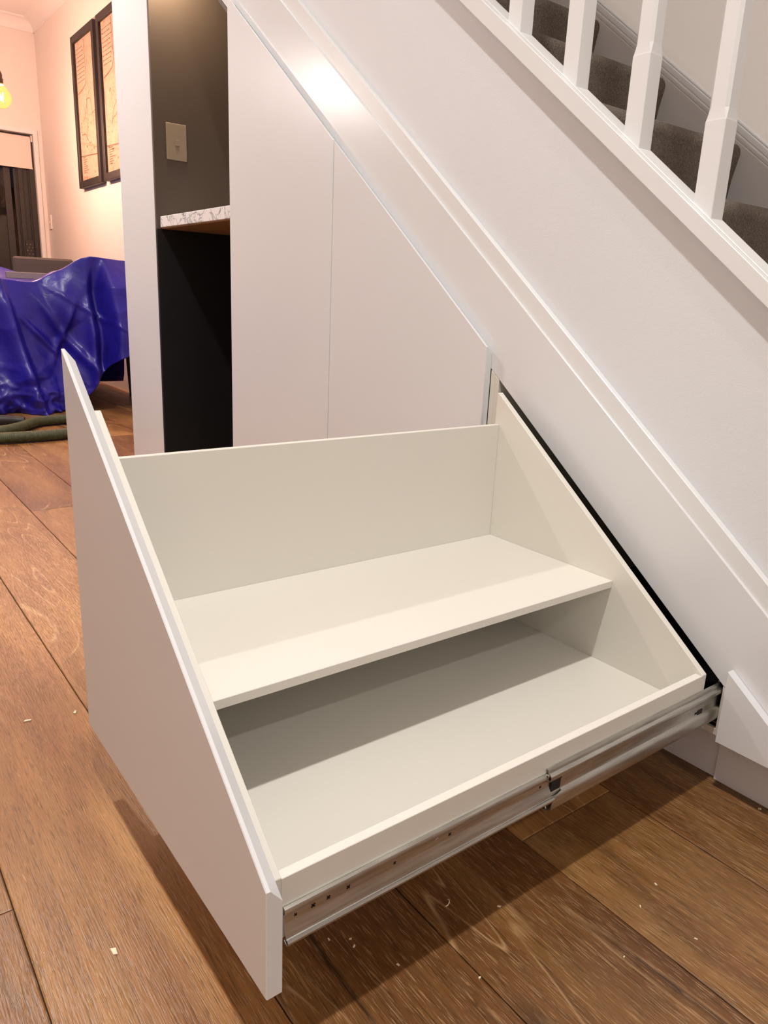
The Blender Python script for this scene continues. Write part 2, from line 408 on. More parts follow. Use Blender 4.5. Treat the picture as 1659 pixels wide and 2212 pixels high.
# balusters
def baluster(x, idx, label):
    w_, y0 = .0435, .020
    zb_ = lambda xx: str_hi(xx) + .0022
    t = thing('baluster', (x + w_ / 2, y0 + w_ / 2, zb_(x + w_)), label, 'baluster', 'white stair balusters')
    z0 = zb_(x) + .145; top = zb_(x) + 1.18
    bm = bmesh.new()
    def ring(ins, ch, z):
        x0, x1, ya, yb = x + ins, x + w_ - ins, y0 + ins, y0 + w_ - ins
        p = [(x0 + ch, ya), (x1 - ch, ya), (x1, ya + ch), (x1, yb - ch), (x1 - ch, yb), (x0 + ch, yb), (x0, yb - ch), (x0, ya + ch)]
        return [bm.verts.new((q[0], q[1], z(q[0]) if callable(z) else z)) for q in p]
    R = [ring(0, .0012, zb_), ring(0, .0012, z0 + .0), ring(.0005, .0022, z0 + .004), ring(.0013, .0060, z0 + .022), ring(.0013, .0060, lambda xx: zb_(xx) + 1.1315)]
    for A, B in zip(R, R[1:]):
        for k in range(8): bm.faces.new([A[k], A[(k + 1) % 8], B[(k + 1) % 8], B[k]])
    bm.faces.new(R[0][::-1]); bm.faces.new(R[-1])
    from_bm('shaft', bm, 'gloss_trim', t)
    return top
bal = [(-1.0048, 'white timber baluster, uppermost of the four seen, cut off low by the top edge'), (-.8145, 'white timber baluster, second down the stair, its chamfer just starting at the top edge'),
       (-.6250, 'white chamfered baluster, third down the stair, beside the middle carpeted nosing'), (-.4345, 'white chamfered baluster, lowest of the four seen, at the right edge')]
for i, (x, lb) in enumerate(bal): baluster(x, i, lb)
hr = slab('handrail', strip(lambda x: str_hi(x) + 1.135, lambda x: str_hi(x) + 1.215, -1.4, -.1), 'y', .0, .085, 'gloss_trim', None, .008)
tag(hr, 'white timber handrail over the balusters', 'handrail')

# carpeted steps
st = thing('staircase', (-.6, .56, .0), 'straight stair flight covered in grey brown carpet behind white balusters', 'stairs')
XN, ZN, G_, R_ = -.9228, 1.5369, .3127, .2474
for k in range(-2, 7):
    xn, zt_ = XN + k * G_, ZN - k * R_
    if zt_ < .05: continue
    pr = []
    pr.append((xn - G_ - .05, zt_)); pr.append((xn - .030, zt_))
    for t in range(1, 9):
        a = math.pi / 2 - t * (math.pi * .62) / 8; pr.append((xn - .034 + .034 * math.cos(a), zt_ - .034 + .034 * math.sin(a)))
    pr.append((xn - .016, zt_ - .11)); pr.append((xn - .026, zt_ - .19)); pr.append((xn - .030, zt_ - R_ + .004)); pr.append((xn - .09, zt_ - R_ + .004)); pr.append((xn - .09, zt_ - .06)); pr.append((xn - G_ - .05, zt_ - .06))
    bm = bmesh.new(); extr(bm, pr, 'y', .0675, YW - .02, 0)
    o = from_bm('carpeted_step', bm, 'carpet', st); shade_auto(o, 50)
# sloping wall string on the far side with an ogee top
def sk(x): return 1.8622 - .7868 * (x + 1.2740)
bm = bmesh.new(); extr(bm, strip(lambda x: sk(x) - .50, lambda x: sk(x) - .055, -3.3, 1.2), 'y', YW - .026, YW, .002)
extr(bm, strip(lambda x: sk(x) - .056, lambda x: sk(x) - .036, -3.3, 1.2), 'y', YW - .0225, YW, .0045, 2)
extr(bm, strip(lambda x: sk(x) - .036, lambda x: sk(x) - .012, -3.3, 1.2), 'y', YW - .017, YW, .003, 2)
extr(bm, strip(lambda x: sk(x) - .012, lambda x: sk(x), -3.3, 1.2), 'y', YW - .011, YW, .004, 2)
structure(from_bm('baseboard_stair', bm, 'gloss_trim'))

# ------------------------------------------------------------------ cabinets under the stair
TP, ZB = .023, .1308
def front_panel(x0, x1, yf, t, bv, name, parent, zb=ZB, square_left=True, mat_='satin_paint'):
    """painted board, sloping top with a flat lip and a bevel falling away behind it"""
    z0, z1 = door_top(x0), door_top(x1)
    if z1 < zb + .002: x1 = x0 + (z0 - zb) / .7762; z1 = zb
    bm = bmesh.new(); e = .0012
    def ring(y, d, i):
        a, b2 = x0 + i, x1 - i
        return [bm.verts.new(p) for p in ((a, y, zb + i), (b2, y, zb + i), (b2, y, max(zb + i + .0004, z1 - d)), (a, y, z0 - d))]
    R = [ring(yf, e * .8, e), ring(yf + e, 0, 0), ring(yf + t * .26, 0.0, 0), ring(yf + t, bv, 0)]
    for A, B in zip(R, R[1:]):
        for k in range(4): bm.faces.new([A[k], A[(k + 1) % 4], B[(k + 1) % 4], B[k]])
    bm.faces.new(R[0][::-1]); bm.faces.new(R[-1])
    return from_bm(name, bm, mat_, parent)
cab = thing('tall_cabinet', (-1.7, .3, 0), 'white tall cupboard with two flat slope-topped doors beside the dark niche', 'cabinet')
front_panel(-2.466, -1.7080, -TP, TP - .001, .0215, 'door', cab)['label'] = 'taller left door'
front_panel(-1.7035, -.9455, -TP, TP - .001, .0215, 'door', cab)['label'] = 'shorter right door'
for x in (-2.44, -1.72, -.9445): slab('side_panel', [(x, .131), (x + .0155, .131), (x + .0155, fil_lo(x + .0155) - .0008), (x, fil_lo(x) - .0008)], 'y', .0, .98, 'melamine', cab)
box('bottom_panel', (-2.424, -.945), (.001, .98), (.131, .147), 'melamine', cab)
dc = thing('drawer_cabinet', (-.55, .3, 0), 'white low carcass whose opening holds the pulled-out drawer', 'cabinet')
XO = -.1872
slab('side_panel', [(-.9285, .131), (-.9134, .131), (-.9134, fil_lo(-.9134) - .0008), (-.9285, fil_lo(-.9285) - .0008)], 'y', 0.0, .98, 'melamine', dc)
slab('side_panel', [(XO, .131), (-.1725, .131), (-.1725, fil_lo(-.1725) - .0008), (XO, fil_lo(XO) - .0008)], 'y', 0.0, .98, 'melamine', dc)
box('front_lip', (-.9130, XO - .0004), (0.0005, .010), (.131, .1465), 'melamine', dc)
box('bottom_panel', (-.9130, XO - .0004), (0.0102, .98), (.131, .1465), 'shade_black', dc)  # painted black for the shade inside the opening
box('shade_liner', (XO - .0014, XO - .0002), (.003, .96), (.147, fil_lo(XO) - .004), 'shade_black', dc, 0)  # added black sheet, stands in for shade on the inner side face
box('back_panel', (-.928, -.1725), (.965, .98), (.148, .70), 'shade_black', dc)  # black for the shade deep in the carcass
cc = thing('corner_cabinet', (-.06, .05, 0), 'small white triangular cupboard front right of the drawer opening', 'cabinet')
front_panel(-.1725, .06, -TP, TP - .001, .0005, 'door', cc)
slab('body', [(-.168, .131), (.03, .131), (-.168, .28)], 'y', .0305, .5, 'melamine', cc)
structure(box('baseboard_left', (-2.47, -.1905), (.0545, .075), (0, .1302), 'satin_paint', None, .001))
structure(box('baseboard_right', (-.1927, XB), (.046, .0540), (0, .1302), 'satin_paint', None, .001))
structure(slab('trim_7', [(.0405, .0), (XB, .0), (XB, .12), (.37, .12), (.37, -.0), ], 'y', .06, .07, 'satin_paint', None, 0))
# niche with benchtop
structure(box('wall_end', (-3.7705, -3.2945), (-TP, YW), (0, CEIL), 'satin_paint', None, .0015))
ni = thing('open_niche', (-2.88, .4, 0), 'tall charcoal lined open niche between white end wall and tall cupboard', 'niche')
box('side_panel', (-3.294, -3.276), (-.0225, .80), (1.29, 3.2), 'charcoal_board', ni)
box('side_panel', (-3.294, -3.276), (-.0225, .80), (.0, 1.2895), 'shade_black', ni)  # same board as above, painted black for the shade below the benchtop
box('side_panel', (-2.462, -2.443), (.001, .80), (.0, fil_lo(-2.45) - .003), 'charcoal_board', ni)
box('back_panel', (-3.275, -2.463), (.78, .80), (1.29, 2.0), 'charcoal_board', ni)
box('back_panel', (-3.275, -2.463), (.78, .80), (0, 1.2895), 'shade_black', ni)  # shade below the benchtop painted into the back as well
slab('top_panel', [(-3.274, fil_lo(-3.274) - .02), (-2.464, fil_lo(-2.464) - .02), (-2.464, fil_lo(-2.464) - .003), (-3.274, fil_lo(-3.274) - .003)], 'y', .0, .778, 'charcoal_board', ni)
box('plinth', (-3.275, -2.463), (.03, .05), (.0, .10), 'shade_black', ni)
bt = thing('benchtop', (-2.87, .35, 1.29), 'white grey-veined marble look benchtop in the dark niche', 'benchtop')
box('slab', (-3.2755, -2.4625), (-.005, .778), (1.2965, 1.348), 'marble_laminate', bt, .0025)
box('underside', (-3.275, -2.463), (.002, .777), (1.292, 1.2964), 'raw_chipboard', bt, 0)
sp = thing('light_switch', (-3.2745, .088, 1.61), 'beige single switch plate on the charcoal niche side', 'switch')
slab('plate', [(.0375, 1.6100), (.1400, 1.6100), (.1400, 1.7720), (.0375, 1.7720)], 'x', -3.2755, -3.2665, 'switch_plastic', sp, .004, 3)
slab('rocker', [(.0800, 1.673), (.1010, 1.673), (.1010, 1.700), (.0800, 1.700)], 'x', -3.2675, -3.2610, 'switch_plastic', sp, .002, 2)
# LED strip inside the top of the niche
ls = thing('led_strip', (-2.9, .04, 2.30), 'warm LED strip under the sloping top inside the dark niche', 'light')
zl_ = lambda x: fil_lo(x) - .0215
slab('channel', [(-3.25, zl_(-3.25)), (-3.25, zl_(-3.25) - .012), (-2.85, zl_(-2.85) - .012), (-2.85, zl_(-2.85))], 'y', .002, .022, 'white_plastic', ls, .001)
l = bpy.data.lights.new('led_lamp', 'AREA'); l.shape = 'RECTANGLE'; l.size = .16; l.size_y = .012; l.energy = 4.6; l.color = (1.0, .78, .52)
o = bpy.data.objects.new('led_lamp', l); C.objects.link(o); o.location = Vector((-3.14, .014, zl_(-3.14) - .016)) * S; o.rotation_euler = (0, math.atan(.7757), 0)

box('channel', (-3.2755, -3.264), (-.0215, -.0135), (2.40, 2.64), 'white_plastic', ls, .001)
l = bpy.data.lights.new('led_lamp', 'AREA'); l.shape = 'RECTANGLE'; l.size = .010; l.size_y = .16; l.energy = 6.0; l.color = (1.0, .80, .56)
o = bpy.data.objects.new('led_lamp', l); C.objects.link(o); o.location = Vector((-3.264, -.012, 2.53)) * S; o.rotation_euler = (math.radians(90), 0, 0)

# ------------------------------------------------------------------ the drawer
XPL, XPR, YF, T = -.943, -.1773, -1.0874, .0231
YB = YF + T; YI = YB + .0125
XO_, XL_ = -.2029, -.8527; TB = .0157; YRR = -.0634
ZS, ZL, ZBOT, ZSH, XSH = .7075, .283, .2107, .4127, -.4446
dr = thing('pull_out_drawer', (-.56, -.55, .1), 'large white slope-sided drawer pulled out over the timber floor', 'drawer')
fp = front_panel(XPL, XPR, YF, T, .0221, 'front_panel', dr)
# inner front board: rakes down from left to right
def rake(x, a, b): return a + (b - a) * (x - XL_) / (XO_ - XL_)
slab('inner_front', [(XL_, .1875), (XO_, .1875), (XO_, rake(XO_, .793, .2846)), (XL_ + .004, rake(XL_, .793, .2846)), (XL_, rake(XL_, .793, .2846))], 'y', YB + .0003, YI, 'melamine', dr, .0008)
slab('back_panel', [(XL_, .1875), (XO_, .1875), (XO_, ZL + .0006), (XL_ + .004, .7869), (XL_, .7869)], 'y', YRR, YRR + TB, 'melamine', dr, .0008)
box('side_panel', (XL_, XL_ + TB), (YI + .0003, YRR - .0003), (.1875, ZS), 'melamine', dr, .0008)
sl = box('side_panel', (XO_ - TB, XO_), (YI + .0003, YRR - .0003), (.1875, ZL), 'melamine', dr, .0008)
box('bottom_panel', (XL_ + TB + .0003, XO_ - TB - .0003), (YI + .0003, YRR - .0003), (.195, ZBOT), 'melamine', dr, .0004)
box('shelf', (XL_ + TB + .0003, XSH), (YI + .0003, YRR - .0003), (ZSH - TB - .001, ZSH), 'melamine', dr, .0008)
# slide on the low side: inner rail, intermediate rail, stops, screws
def sx(p): return [(XO_ + a, z) for a, z in p]
inner = sx([(.0010, .2370), (.0030, .2382), (.0060, .2370), (.0074, .2340), (.0068, .2305), (.0034, .2275), (.0030, .2265), (.0030, .2145), (.0034, .2125), (.0070, .2020), (.0088, .1965),
            (.0094, .1935), (.0112, .1922), (.0132, .1925), (.0144, .1905), (.0140, .1880), (.0122, .1866), (.0080, .1872), (.0050, .1890)])
inter = sx([(.0006, .2450), (.0022, .2475), (.0048, .2470), (.0058, .2445), (.0052, .2420), (.0062, .2400), (.0092, .2395), (.0122, .2370), (.0128, .2330), (.0112, .2295), (.0078, .2270), (.0070, .2245),
            (.0070, .2040), (.0078, .2010), (.0110, .1985), (.0138, .1955), (.0146, .1915), (.0144, .1800), (.0138, .1735), (.0112, .1690), (.0060, .1672), (.0015, .1690)])
ds = bpy.data.objects.new('drawer_slide', None); C.objects.link(ds); ds.parent = dr; ds.location = Vector((XO_, -.5, .19)) * S - wloc(dr); ds['label'] = 'galvanised three-piece ball-bearing slide on the low side'
bm = bmesh.new(); sheet(bm, inner, YI + .0015, -.500, .0016); shade_auto(from_bm('inner_rail', bm, 'zinc_steel', ds), 40)
bm = bmesh.new()
cut = lambda i: -.5405 if i < 11 else (-.508 if i < 15 else (-.527 if i < 17 else -.5345))
sheet(bm, inter, cut, .45, .0018); shade_auto(from_bm('middle_rail', bm, 'zinc_steel', ds), 40)
outer = sx([(.0155, .2500), (.0118, .2520), (.0030, .2520), (.0010, .2495), (.0155, .2490)])
bm = bmesh.new()
extr(bm, [(XO_ + .0150, .160), (XO_ + .0157, .160), (XO_ + .0157, .2535), (XO_ + .0150, .2535)], 'y', .004, .6, 0)
sheet(bm, sx([(.0152, .2535), (.0120, .2555), (.0060, .2550), (.0030, .2530), (.0012, .2545)]), .004, .6, .0012)
sheet(bm, sx([(.0012, .1600), (.0040, .1580), (.0120, .1575), (.0152, .1600)]), .004, .6, .0012)
from_bm('outer_rail', bm, 'zinc_steel', ds)
bm = bmesh.new()
extr(bm, sx([(.0045, .196), (.0085, .196), (.0085, .2265), (.0045, .2265)]), 'y', -.532, -.508, .001)
extr(bm, sx([(.0045, .222), (.0098, .222), (.0098, .2275), (.0045, .2275)]), 'y', -.519, -.506, .001)
from_bm('end_stop', bm, 'black_plastic', ds)
bm = bmesh.new()
extr(bm, sx([(.0072, .197), (.0102, .199), (.0102, .211), (.0072, .213)]), 'y', -.077, -.058, .001)
extr(bm, sx([(.0072, .204), (.0095, .204), (.0095, .209), (.0072, .209)]), 'y', -.086, -.076, .0006)
from_bm('release_latch', bm, 'black_plastic', ds)
bm = bmesh.new()      # ball cage wires at the open end
for zz, rr in ((.2375, .0042), (.2300, .0036), (.1760, .0042)):
    lathe(bm, [(rr, -.5440), (rr, -.5415), (rr * .5, -.5410), (rr * .5, -.5440)], (XO_ + .0068, 0, zz), 12, 'y')
shade_auto(from_bm('ball_cage', bm, 'zinc_steel', ds), 30)['kind'] = 'stuff'
def screw(y, z, r):
    bm = bmesh.new(); xb = XO_ + .0026
    lathe(bm, [(r, 0), (r, .0008), (r * .82, .0018), (r * .45, .0022)], (xb, y, z), 18, 'x')
    o = from_bm('screw', bm, ['screw_steel', 'black_plastic'], ds)
    bm = bmesh.new(); bm.from_mesh(o.data)
    for a in (math.radians(40), math.radians(130)):
        ca, sa = math.cos(a), math.sin(a); L_, W_ = r * .62 * S, r * .17 * S
        p = [(L_, W_), (-L_, W_), (-L_, -W_), (L_, -W_)]
        og = Vector((xb, y, z)) * S - wloc(o)
        q = [bm.verts.new((og.x + dx * S, og.y + ca * u - sa * v2, og.z + sa * u + ca * v2)) for dx in (.0018, .0026) for u, v2 in p]
        for f in ((4, 5, 6, 7), (0, 1, 5, 4), (1, 2, 6, 5), (2, 3, 7, 6), (3, 0, 4, 7)):
            ff = bm.faces.new([q[i] for i in f]); ff.material_index = 1
    bm.to_mesh(o.data); bm.free()
for y_, r_2 in ((-1.0329, .0042), (-1.0058, .0062), (-.9816, .0055), (-.9490, .0055), (-.8680, .0045), (-.7614, .0050), (-.5567, .0042)): screw(y_, .2206, r_2)
bm = bmesh.new(); lathe(bm, [(.0045, 0), (.0045, .001), (.003, .0022)], (XO_ + .0028, -.7869, .2222), 16, 'x'); shade_auto(from_bm('rivet', bm, 'zinc_steel', ds), 30)

# ------------------------------------------------------------------ dining room
# glazed door, architrave, blind
d1 = thing('door_1', (XF - .08, -.35, 0), 'dark framed glazed sliding door under a pale roller blind', 'door'); structure(d1)
for yy, wd, xd in ((.915, .06, -.035), (.845, .055, -.07), (.785, .05, -.045), (.735, .04, -.085), (.650, .075, -.10)):
    box('door_stile', (XF + xd - .03, XF + xd), (yy - wd / 2, yy + wd / 2), (.0, DZ - .002), 'dark_bronze', d1, .002)
for yy, xd in ((.88, -.05), (.812, -.06), (.758, -.07)):
    box('track_post', (XF + xd - .03, XF + xd), (yy - .012, yy + .012), (.0, DZ - .002), 'rubber_black', d1, .001)
for yy in (-.25, -1.15, -1.66): box('door_stile', (XF - .13, XF - .10), (yy - .035, yy + .035), (0, DZ - .002), 'dark_bronze', d1, .002)
box('door_rail', (XF - .129, XF - .101), (DO0, .60), (.0, .12), 'dark_bronze', d1, .002)
box('door_rail', (XF - .129, XF - .101), (DO0, .60), (2.55, DZ - .002), 'dark_bronze', d1, .002)
box('glass_pane', (XF - .117, XF - .113), (DO0 + .03, .62), (.12, 2.55), 'door_glass', d1, 0)
for cy in (.806, .846):
    for dy, dz in ((-.010, .0), (.010, .035), (-.012, .07), (.008, -.04), (-.006, -.075)):
        bm = bmesh.new(); lathe(bm, [(.004, 0), (.004, .002), (.002, .003)], (XF - .03 + .0, cy + dy, 1.40 + dz), 8, 'x'); from_bm('hinge_screw', bm, 'chrome', d1)
box('hinge_plate', (XF - .045, XF - .0285), (.78, .872), (1.28, 1.52), 'dark_bronze', d1, .002)
structure(slab('trim_8', [(DO1, 0), (DO1 + .05, 0), (DO1 + .05, DZ + .05), (DO0 - .05, DZ + .05), (DO0 - .05, 0), (DO0, 0), (DO0, DZ), (DO1, DZ)], 'x', XF, XF + .025, 'gloss_trim', None, .003))
rb = thing('roller_blind', (XF, -.38, 2.3), 'cream roller blind half down over the glazed door', 'blind')
box('cloth', (XF - .0195, XF - .0165), (-1.66, .922), (2.335, 2.66), 'blind_fabric', rb, 0)
bm = bmesh.new(); lathe(bm, [(.022, -1.66), (.022, .92)], (XF - .035, 0, 2.655), 14, 'y'); shade_auto(from_bm('roller_tube', bm, 'blind_fabric', rb))
box('bottom_bar', (XF - .024, XF - .012), (-1.665, .926), (2.320, 2.338), 'blind_fabric', rb, .003)
box('bracket', (XF - .05, XF - .012), (.928, .943), (2.62, 2.69), 'white_plastic', rb, .002)
# night courtyard fence behind the glass
structure(box('wall_courtyard', (XF - 3.0, XF - 2.9), (-4, 3.5), (-.1, 2.4), 'table_wood', None, 0))
structure(box('ground_courtyard', (XF - 3.0, XF - .151), (-4, 3.5), (-.12, -.02), 'floor_joint', None, 0))
sw = thing('light_switch', (-9.588, YW, 1.66), 'white switch plate on the dining wall by the door architrave', 'switch')
box('plate', (-9.64, -9.53), (YW - .014, YW), (1.655, 1.815), 'white_plastic', sw, .003)
box('rocker', (-9.60, -9.57), (YW - .020, YW - .013), (1.72, 1.75), 'white_plastic', sw, .002)

# framed maps
def framed_map(x0, x1, z0, z1, label, seed):
    t = thing('framed_map', ((x0 + x1) / 2, YW, z0), label, 'picture', 'framed maps on the dining wall')
    f, d = .065, .055
    for nm, a, b2, c_, e in (('frame_bar', x0, x0 + f, z0, z1), ('frame_bar', x1 - f, x1, z0, z1), ('frame_bar', x0 + f, x1 - f, z0, z0 + f), ('frame_bar', x0 + f, x1 - f, z1 - f, z1)):
        box(nm, (a, b2), (YW - d, YW - .002), (c_, e), 'dark_frame', t, .003)
    box('map_sheet', (x0 + f, x1 - f), (YW - .030, YW - .020), (z0 + f, z1 - f), 'map_print', t, 0)
    rnd = random.Random(seed); bm = bmesh.new(); yy = YW - .0305
    def pl(pts, wd):
        for (xa, za), (xb, zb2) in zip(pts, pts[1:]):
            dx, dz = xb - xa, zb2 - za; L_ = math.hypot(dx, dz) or 1; nx, nz = -dz / L_ * wd, dx / L_ * wd
            bm.faces.new([bm.verts.new(p) for p in ((xa + nx, yy, za + nz), (xb + nx, yy, zb2 + nz), (xb - nx, yy, zb2 - nz), (xa - nx, yy, za - nz))])
    W_, H_ = x1 - x0, z1 - z0
    # legend strip with text-like rows, coast curve, bearing lines
    for i in range(9):
        zz = z1 - .13 - i * .036
        xx = x0 + .09
        while xx < x0 + W_ * .42: 
            l2 = rnd.uniform(.015, .05); pl([(xx, zz), (xx + l2, zz)], .0045); xx += l2 + .012
    pl([(x0 + W_ * .48, z1 - .08), (x0 + W_ * .5, z1 - .28), (x0 + W_ * .52, z1 - .40), (x0 + W_ * .46, z1 - .47), (x0 + W_ * .3, z1 - .50), (x0 + .08, z1 - .52)], .006)
    for j in range(5):
        xx, zz = x0 + rnd.uniform(.1, W_ - .15), z0 + rnd.uniform(.2, H_ - .7); pts = [(xx, zz)]
        a = rnd.uniform(.3, 1.2)
        for _ in range(9):
            a += rnd.uniform(-.5, .5); xx += .035 * math.cos(a); zz += .05 * math.sin(a)
            if x0 + .08 < xx < x1 - .08 and z0 + .08 < zz < z1 - .08: pts.append((xx, zz))
        pl(pts, .004)
    pl([(x0 + .07, z0 + .30), (x1 - .07, z0 + .27)], .006)
    for i in range(8): pl([(x0 + .12, z0 + .14 + i * .02), (x0 + .2 + rnd.uniform(0, .1), z0 + .14 + i * .02)], .004)
    for i in range(14): 
        xx, zz = rnd.uniform(x0 + .1, x1 - .1), rnd.uniform(z0 + .1, z1 - .55); pl([(xx, zz), (xx + .02, zz + .004)], .008)
    from_bm('map_ink', bm, 'map_ink', t)['kind'] = 'stuff'
    box('glazing', (x0 + f, x1 - f), (YW - .040, YW - .037), (z0 + f, z1 - f), 'picture_glass', t, 0)
framed_map(-8.125, -7.395, 1.985, 3.372, 'tall dark framed tan map, whole one left of its partly hidden twin', 3)
framed_map(-7.300, -6.57, 1.985, 3.372, 'tall dark framed tan map cut off by the white end wall', 4)

# pendants
def pendant(x, y, z, watts, label):
    t = thing('pendant_lamp', (x, y, CEIL), label, 'pendant lamp', 'bare bulb pendants over the dining table')
    bm = bmesh.new(); tube(bm, [(x, y, z + .205), (x, y, 3.0), (x, y, CEIL - .03)], .0045, 8); from_bm('flex', bm, 'rubber_black', t, True)
    bm = bmesh.new(); lathe(bm, [(.07, CEIL - .035), (.07, CEIL - .008), (.02, CEIL)], (x, y, 0), 20); shade_auto(from_bm('ceiling_rose', bm, 'brass', t))
    bm = bmesh.new(); lathe(bm, [(.028, z + .090), (.033, z + .096), (.031, z + .104), (.026, z + .108), (.031, z + .118), (.031, z + .135), (.024, z + .145), (.026, z + .165), (.020, z + .185), (.008, z + .21)], (x, y, 0), 20)
    shade_auto(from_bm('socket', bm, 'brass', t))
    prof = [(.001, z - .085)] + [(.085 * math.sin(a), z - .085 * math.cos(a)) for a in [i * math.pi / 18 for i in range(1, 13)]] + [(.054, z + .068), (.038, z + .088), (.030, z + .105)]
    bm = bmesh.new(); lathe(bm, prof, (x, y, 0), 28); shade_auto(from_bm('bulb', bm, 'bulb_glass', t), 60)
    bm = bmesh.new(); pts = []
    for i in range(13):
        a = i * 2 * math.pi / 6.0; pts.append((x + .020 * math.cos(a), y + .020 * math.sin(a), z + (.035 if i % 2 else -.030)))
    tube(bm, pts, .0030, 6); from_bm('filament', bm, 'filament', t)
    l = bpy.data.lights.new('pendant_light', 'POINT'); l.energy = watts; l.color = WARM if x < -5.5 else (1.0, .93, 1.0); l.shadow_soft_size = .03 if x < -5.5 else .09
    o = bpy.data.objects.new('pendant_light', l); C.objects.link(o); o.parent = t; o.location = Vector((x, y, z)) * S - wloc(t)
for i, (x, y, z) in enumerate(PENDANTS):
    pendant(x, y, z, PENDANT_W[i], ['amber globe bulb pendant hanging left of the framed maps', 'amber globe bulb pendant over the table middle', 'amber globe bulb pendant over the far table end'][i])
# downlight fittings
for (x, y, p), lb in zip(DOWNLIGHTS, ['round white downlight in the ceiling right above the pulled-out drawer', 'round white downlight in the ceiling in front of the niche', 'round white downlight in the ceiling at the stair foot']):
    t = thing('downlight', (x, y, CEIL), lb, 'downlight', 'recessed ceiling downlights')
    bm = bmesh.new(); lathe(bm, [(.085, CEIL - .008), (.088, CEIL - .003), (.088, CEIL)], (x, y, 0), 24); from_bm('bezel', bm, 'white_plastic', t)
    bm = bmesh.new(); lathe(bm, [(.06, CEIL - .0095), (.06, CEIL - .008)], (x, y, 0), 24); from_bm('diffuser', bm, 'lamp_disc', t)

# table, chairs under the sheet
tb = thing('dining_table', (-6.9, -.75, 0), 'timber dining table hidden under the blue plastic sheet', 'table')
box('table_top', (-7.75, -6.22), (-2.6, .30), (.965, 1.012), 'table_wood', tb, .004)
for x in (-7.65, -6.40):
    for y_ in (-2.5, .2): box('leg', (x - .05, x + .05), (y_ - .05, y_ + .05), (0, .964), 'table_wood', tb, .004)
def chair(x, y, ang, label, fab, h=1.2):
    t = thing('dining_chair', (x, y, 0), label, 'chair', 'dining chairs')
    def lb(name, a, b2, c_, m_, bev=.01):
        return box(name, (x + a[0], x + a[1]), (y + b2[0], y + b2[1]), c_, m_, t, bev)
    lb('seat', (-.30, .30), (-.30, .30), (.58, .66), fab, .02)
    if ang == 0: lb('backrest', (.255, .31), (-.29, .29), (.67, h), fab, .02)
    else: lb('backrest', (-.29, .29), (.255, .31), (.67, h), fab, .02)
    for a in (-.26, .26):
        for c_ in (-.26, .26):
            bm = bmesh.new(); tube(bm, [(x + a, y + c_, .59), (x + a * 1.12, y + c_ * 1.12, 0.001)], .024, 8, True, lambda i: .026 - .008 * i); from_bm('leg', bm, 'chair_black', t)
    bm = bmesh.new(); tube(bm, [(x - .27, y - .27, .25), (x + .27, y + .27, .50)], .014, 8); from_bm('brace', bm, 'chair_black', t)
    return t
chair(-6.46, .68, 0, 'black legged dining chair under the blue sheet by the white end wall', 'chair_black', 1.19)
chair(-8.25, .55, 0, 'taupe upholstered dining chair behind the blue covered table', 'taupe_fabric', 1.27)
bx = thing('timber_box', (-6.62, .08, 1.04), 'flat pale timber board lying on the blue covered table', 'box')
box('panel', (-6.66, -6.60), (-.07, .30), (1.046, 1.100), 'box_card', bx, .003)
wbx = thing('small_carton', (-8.6, .46, 1.0), 'small white carton standing in front of the dark door', 'box')
box('carton', (-8.68, -8.58), (.475, .545), (.0, 1.222), 'white_plastic', wbx, .004)

